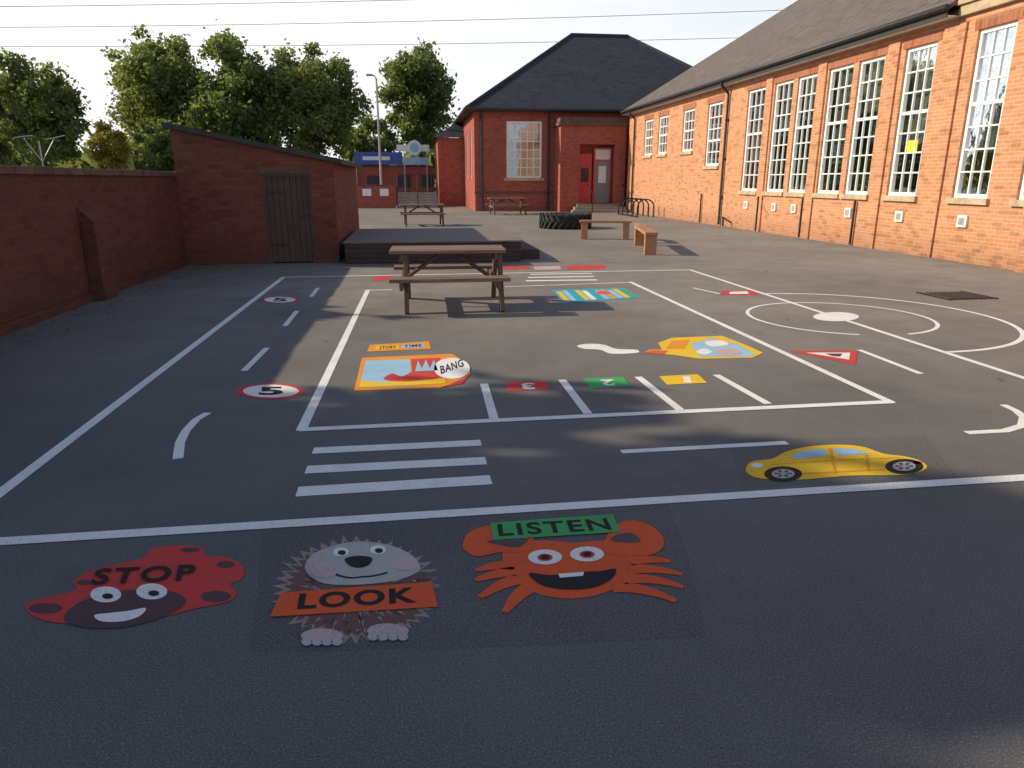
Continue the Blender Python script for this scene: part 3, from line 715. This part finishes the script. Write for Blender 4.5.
lw=grp('low_brick_wall'); box('wall',lw,-4.3,-1.0,44,44.3,0,1.25,M_BR_D); box('coping',lw,-4.33,-.97,43.97,44.33,1.25,1.33,M_COPE); m=MB(); m.box(-2.9,-2.4,43.95,43.999,.7,1.1); m.box(-1.9,-1.4,43.95,43.999,.7,1.1); m.obj('panels',M_SIGNW,lw)
st=grp('concrete_steps'); m=MB()
for i in range(5): m.box(-.9,1.5,44+i*.4,46.2,i*.17+.0,i*.17+.168)
m.obj('treads',M_CONC,st); m=MB()
for x in(-.9,.3,1.5): m.path([(x,43.8,0),(x,43.8,1.0),(x,46,1.9),(x,46,.7)],.03)
for k in range(8): m.tube((-.9+k*.3,46.1,.8),(-.9+k*.3,46.1,1.9),.015,.015,5)
m.tube((-.9,46.1,1.9),(1.5,46.1,1.9),.025,.025); m.obj('railings',M_BLACKM,st)

bk=grp('bicycle_stand'); m=MB()
for i in range(5):
    y=31.3+i*.75; pts=[(10.2+.38*math.cos(a),y,.45+.33*math.sin(a)) for a in [math.pi*k/8 for k in range(9)]]
    m.path([(10.58,y,0)]+pts+[(9.82,y,0)],.03,6)
m.tube((9.82,31.2,.04),(9.82,34.4,.04),.03,.03); m.obj('hoops',M_BLACKM,bk)

lp=grp('street_lamp'); m=MB(); m.tube((-1.95,48,0),(-1.95,48,7.6),.10,.055,10); m.path([(-1.95,48,7.6),(-2.05,48,7.75),(-2.2,48,7.8)],.035); m.obj('column',M_GALV,lp); m=MB(); m.box(-2.55,-2.15,47.9,48.1,7.74,7.86); m.obj('lantern',M_GALV,lp,.02)
ta=grp('television_aerial'); m=MB(); ax,ay=-14.6,32
m.tube((ax,ay,0),(ax,ay,3.1),.03,.03,6); m.tube((ax,ay,2.3),(ax-.55,ay,3.2),.02,.02,5); m.tube((ax,ay,2.3),(ax+.6,ay,3.2),.02,.02,5); m.tube((ax-.9,ay,3.2),(ax-.2,ay,3.3),.02,.02,5); m.tube((ax+.3,ay,3.15),(ax+1.0,ay,3.3),.02,.02,5); m.obj('mast',M_GALV,ta)
wr=grp('overhead_power_lines'); m=MB()
for (z0_,z1_) in((16.2,23.4),(14.6,21.2),(13.4,18.2)):
    pts=[]
    for i in range(25):
        t=i/24; pts.append((-75+165*t,80-8*t,z0_+(z1_-z0_)*t-4*1.3*t*(1-t)))
    m.path(pts,.028,4)
m.obj('wires',M_GUT,wr)
m=MB(); m.tube((-75,80,0),(-75,80,18),.16,.12,8); m.tube((90,72,0),(90,72,25.5),.16,.12,8); m.obj('poles',M_BARK,wr)

# ------------------------------------------------------------ trees
def tree(name,x,y,h,r,zb,seed,n,leaf,mat,K=110,z0=0,loose=.22):
    rg=np.random.default_rng(seed); e=grp(name)
    cz=(zb+h)/2; hz=(h-zb)/2
    d=rg.normal(size=(K,3)); d/=np.linalg.norm(d,axis=1)[:,None]
    rad=rg.uniform(0,1,K)**.42*rg.uniform(.68,1.0,K)
    L=rg.normal(size=(7,3)); L/=np.linalg.norm(L,axis=1)[:,None]
    lob=.80+.28*np.clip((d@L.T).max(axis=1),0,1)**3
    cen=d*(rad*lob)[:,None]*np.array([r,r,hz])*.92
    lowm=cen[:,2]<0; cen[lowm,0]*=.9; cen[lowm,1]*=.9
    cen[:,2]+=cz
    cr=r*rg.uniform(.10,.23,K)
    idx=rg.choice(K,n,p=cr**2/np.sum(cr**2))
    dd=rg.normal(size=(n,3)); dd/=np.linalg.norm(dd,axis=1)[:,None]
    sc=rg.uniform(.1,1.1,n)**.6
    lo=rg.uniform(0,1,n)<loose; sc[lo]*=rg.uniform(1.1,1.9,lo.sum())
    p=cen[idx]+dd*(cr[idx]*sc)[:,None]*np.array([1,1,.8])
    a=rg.normal(size=(n,3)); a/=np.linalg.norm(a,axis=1)[:,None]
    b=np.cross(a,rg.normal(size=(n,3))); b/=np.linalg.norm(b,axis=1)[:,None]
    s=leaf*rg.uniform(.5,1.35,n)[:,None]
    a=a*s; b=b*s*.65
    V=np.stack([p-a,p-b*.9,p+a,p+b*.9],1).reshape(-1,3)
    me=bpy.data.meshes.new('leaves'); me.vertices.add(4*n); me.vertices.foreach_set('co',V.astype(np.float32).ravel())
    me.loops.add(4*n); me.loops.foreach_set('vertex_index',np.arange(4*n,dtype=np.int32))
    me.polygons.add(n); me.polygons.foreach_set('loop_start',np.arange(0,4*n,4,dtype=np.int32)); me.polygons.foreach_set('loop_total',np.full(n,4,dtype=np.int32))
    me.update(calc_edges=True)
    at=me.attributes.new('tint','FLOAT','POINT'); tint=np.clip(rg.uniform(0,1,K)[idx]*.6+rg.uniform(0,.4,n),0,1); at.data.foreach_set('value',np.repeat(tint,4).astype(np.float32))
    me.materials.append(mat); o=bpy.data.objects.new('leaves',me); link(o,e)
    m=MB(); tr_=h*.022+.05; top=Vector((rg.uniform(-.3,.3),rg.uniform(-.3,.3),cz))
    m.tube((0,0,0),tuple(top*.5),tr_,tr_*.75,9); m.tube(tuple(top*.5),tuple(top),tr_*.75,tr_*.4,9)
    for k in range(18):
        c=Vector(cen[k]); st_=top*float(rg.uniform(.5,.98)); mid=(st_+c)/2+Vector((0,0,-.05*r))
        m.tube(tuple(st_),tuple(mid),tr_*.32,tr_*.2,6); m.tube(tuple(mid),tuple(c),tr_*.2,tr_*.07,6)
    m.obj('trunk',M_BARK,e); e.location=(x,y,z0)
tree('broadleaf_tree',-17.6,58,13.0,5.0,1.0,11,30000,.16,M_LEAF,K=150)
tree('broadleaf_tree',-12.2,56,12.4,4.9,1.0,12,30000,.16,M_LEAFD,K=150)
tree('broadleaf_tree',-6.9,57,12.5,4.6,1.0,13,28000,.16,M_LEAF,K=140)
tree('broadleaf_tree',.9,66,14.3,4.1,2.0,14,20000,.18,M_LEAFD)
tree('broadleaf_tree',-22.6,50,9.6,3.5,1.2,15,20000,.14,M_LEAF)
tree('broadleaf_tree',-27.8,53,9.8,4.2,1.0,16,17000,.17,M_LEAFD)
tree('broadleaf_tree',-17.6,47,5.2,1.8,.8,17,7000,.10,M_LEAFY,50)
tree('broadleaf_tree',-15.0,50,5.6,2.6,.4,19,10000,.14,M_LEAFD,60)
tree('broadleaf_tree',-3.2,64,7.4,3.4,.8,20,10000,.17,M_LEAFD,60)
# off to the left beyond the boundary wall
tree('broadleaf_tree',-14,1.5,11.2,3.9,1.0,23,9000,.27,M_LEAFH)
tree('broadleaf_tree',-14,6.2,10.8,3.3,1.0,21,8500,.27,M_LEAFH)
tree('broadleaf_tree',-14,11.6,7.6,2.8,.8,22,6500,.25,M_LEAFH)
tree('broadleaf_tree',-14,17.0,6.6,2.6,.8,24,6000,.25,M_LEAFH)
tree('broadleaf_tree',-14,-3.5,11.5,3.8,1.0,25,8000,.28,M_LEAFH)
rg=np.random.default_rng(7); nn=16000
xx=rg.uniform(-140,100,nn); top=5.0+2.0*np.sin(xx*.11)+1.6*np.sin(xx*.31+1)+1.0*np.sin(xx*.83)
zz=rg.uniform(0,1,nn)**.8*top; yy=120+rg.normal(0,4,nn)
p=np.stack([xx,yy,zz],1); a=rg.normal(size=(nn,3)); b=rg.normal(size=(nn,3)); s_=.55
V=np.stack([p-a*s_,p-b*s_,p+a*s_,p+b*s_],1).reshape(-1,3)
me=bpy.data.meshes.new('distant_trees'); me.from_pydata(V.tolist(),[],np.arange(4*nn).reshape(-1,4).tolist()); me.materials.append(M_LEAFD)
at=me.attributes.new('tint','FLOAT','POINT'); at.data.foreach_set('value',np.repeat(rg.uniform(0,1,nn),4).astype(np.float32))
link(bpy.data.objects.new('distant_trees',me))

# ------------------------------------------------------------ light
EL,AZ=R(28),R(-76)
sd=Vector((math.cos(EL)*math.sin(AZ),math.cos(EL)*math.cos(AZ),math.sin(EL)))
wd=bpy.data.worlds.new('World'); scene.world=wd; wd.use_nodes=True; nt=wd.node_tree; nt.nodes.clear()
out=nt.nodes.new('ShaderNodeOutputWorld'); bg=nt.nodes.new('ShaderNodeBackground'); sky=nt.nodes.new('ShaderNodeTexSky')
sky.sky_type='NISHITA'; sky.sun_disc=False; sky.sun_elevation=EL; sky.sun_rotation=AZ%(2*math.pi); sky.air_density=1.0; sky.dust_density=.6; sky.ozone_density=1.5
tc=nt.nodes.new('ShaderNodeTexCoord'); mp=nt.nodes.new('ShaderNodeMapping'); mp.inputs['Scale'].default_value=(1,1,3.5); nt.links.new(tc.outputs['Generated'],mp.inputs[0])
sx=nt.nodes.new('ShaderNodeSeparateXYZ'); nt.links.new(tc.outputs['Generated'],sx.inputs[0])
cl=noise(nt,mp.outputs[0],2.0,6,.6)
low=ramp(nt,sx.outputs[2],.26,.44,1.0,.04)
cf=math_(nt,'MULTIPLY',ramp(nt,cl,.35,.62,.82,1.0),low,True)
dp=nt.nodes.new('ShaderNodeVectorMath'); dp.operation='DOT_PRODUCT'; nt.links.new(tc.outputs['Generated'],dp.inputs[0]); dp.inputs[1].default_value=tuple(sd)
glow=ramp(nt,dp.outputs['Value'],-.15,.4,0,1)
ccol=mixc(nt,glow,(7.5,7.8,8.1),(9.0,9.0,9.0))
c=mixc(nt,cf,sky.outputs[0],ccol)
nt.links.new(c,bg.inputs[0]); bg.inputs[1].default_value=.125; nt.links.new(bg.outputs[0],out.inputs[0])
su=bpy.data.lights.new('sun','SUN'); su.energy=5.0; su.angle=R(.5); su.color=(1,.85,.62)
so=bpy.data.objects.new('sun',su); link(so)
so.rotation_euler=sd.to_track_quat('Z','Y').to_euler()

cam=bpy.data.cameras.new('camera'); co=bpy.data.objects.new('camera',cam); link(co)
cam.lens=25; cam.sensor_width=36; cam.clip_end=1500; cam.clip_start=.05
co.location=(0,0,1.6); co.rotation_euler=(R(90-16.01),0,R(-7.70))
scene.camera=co
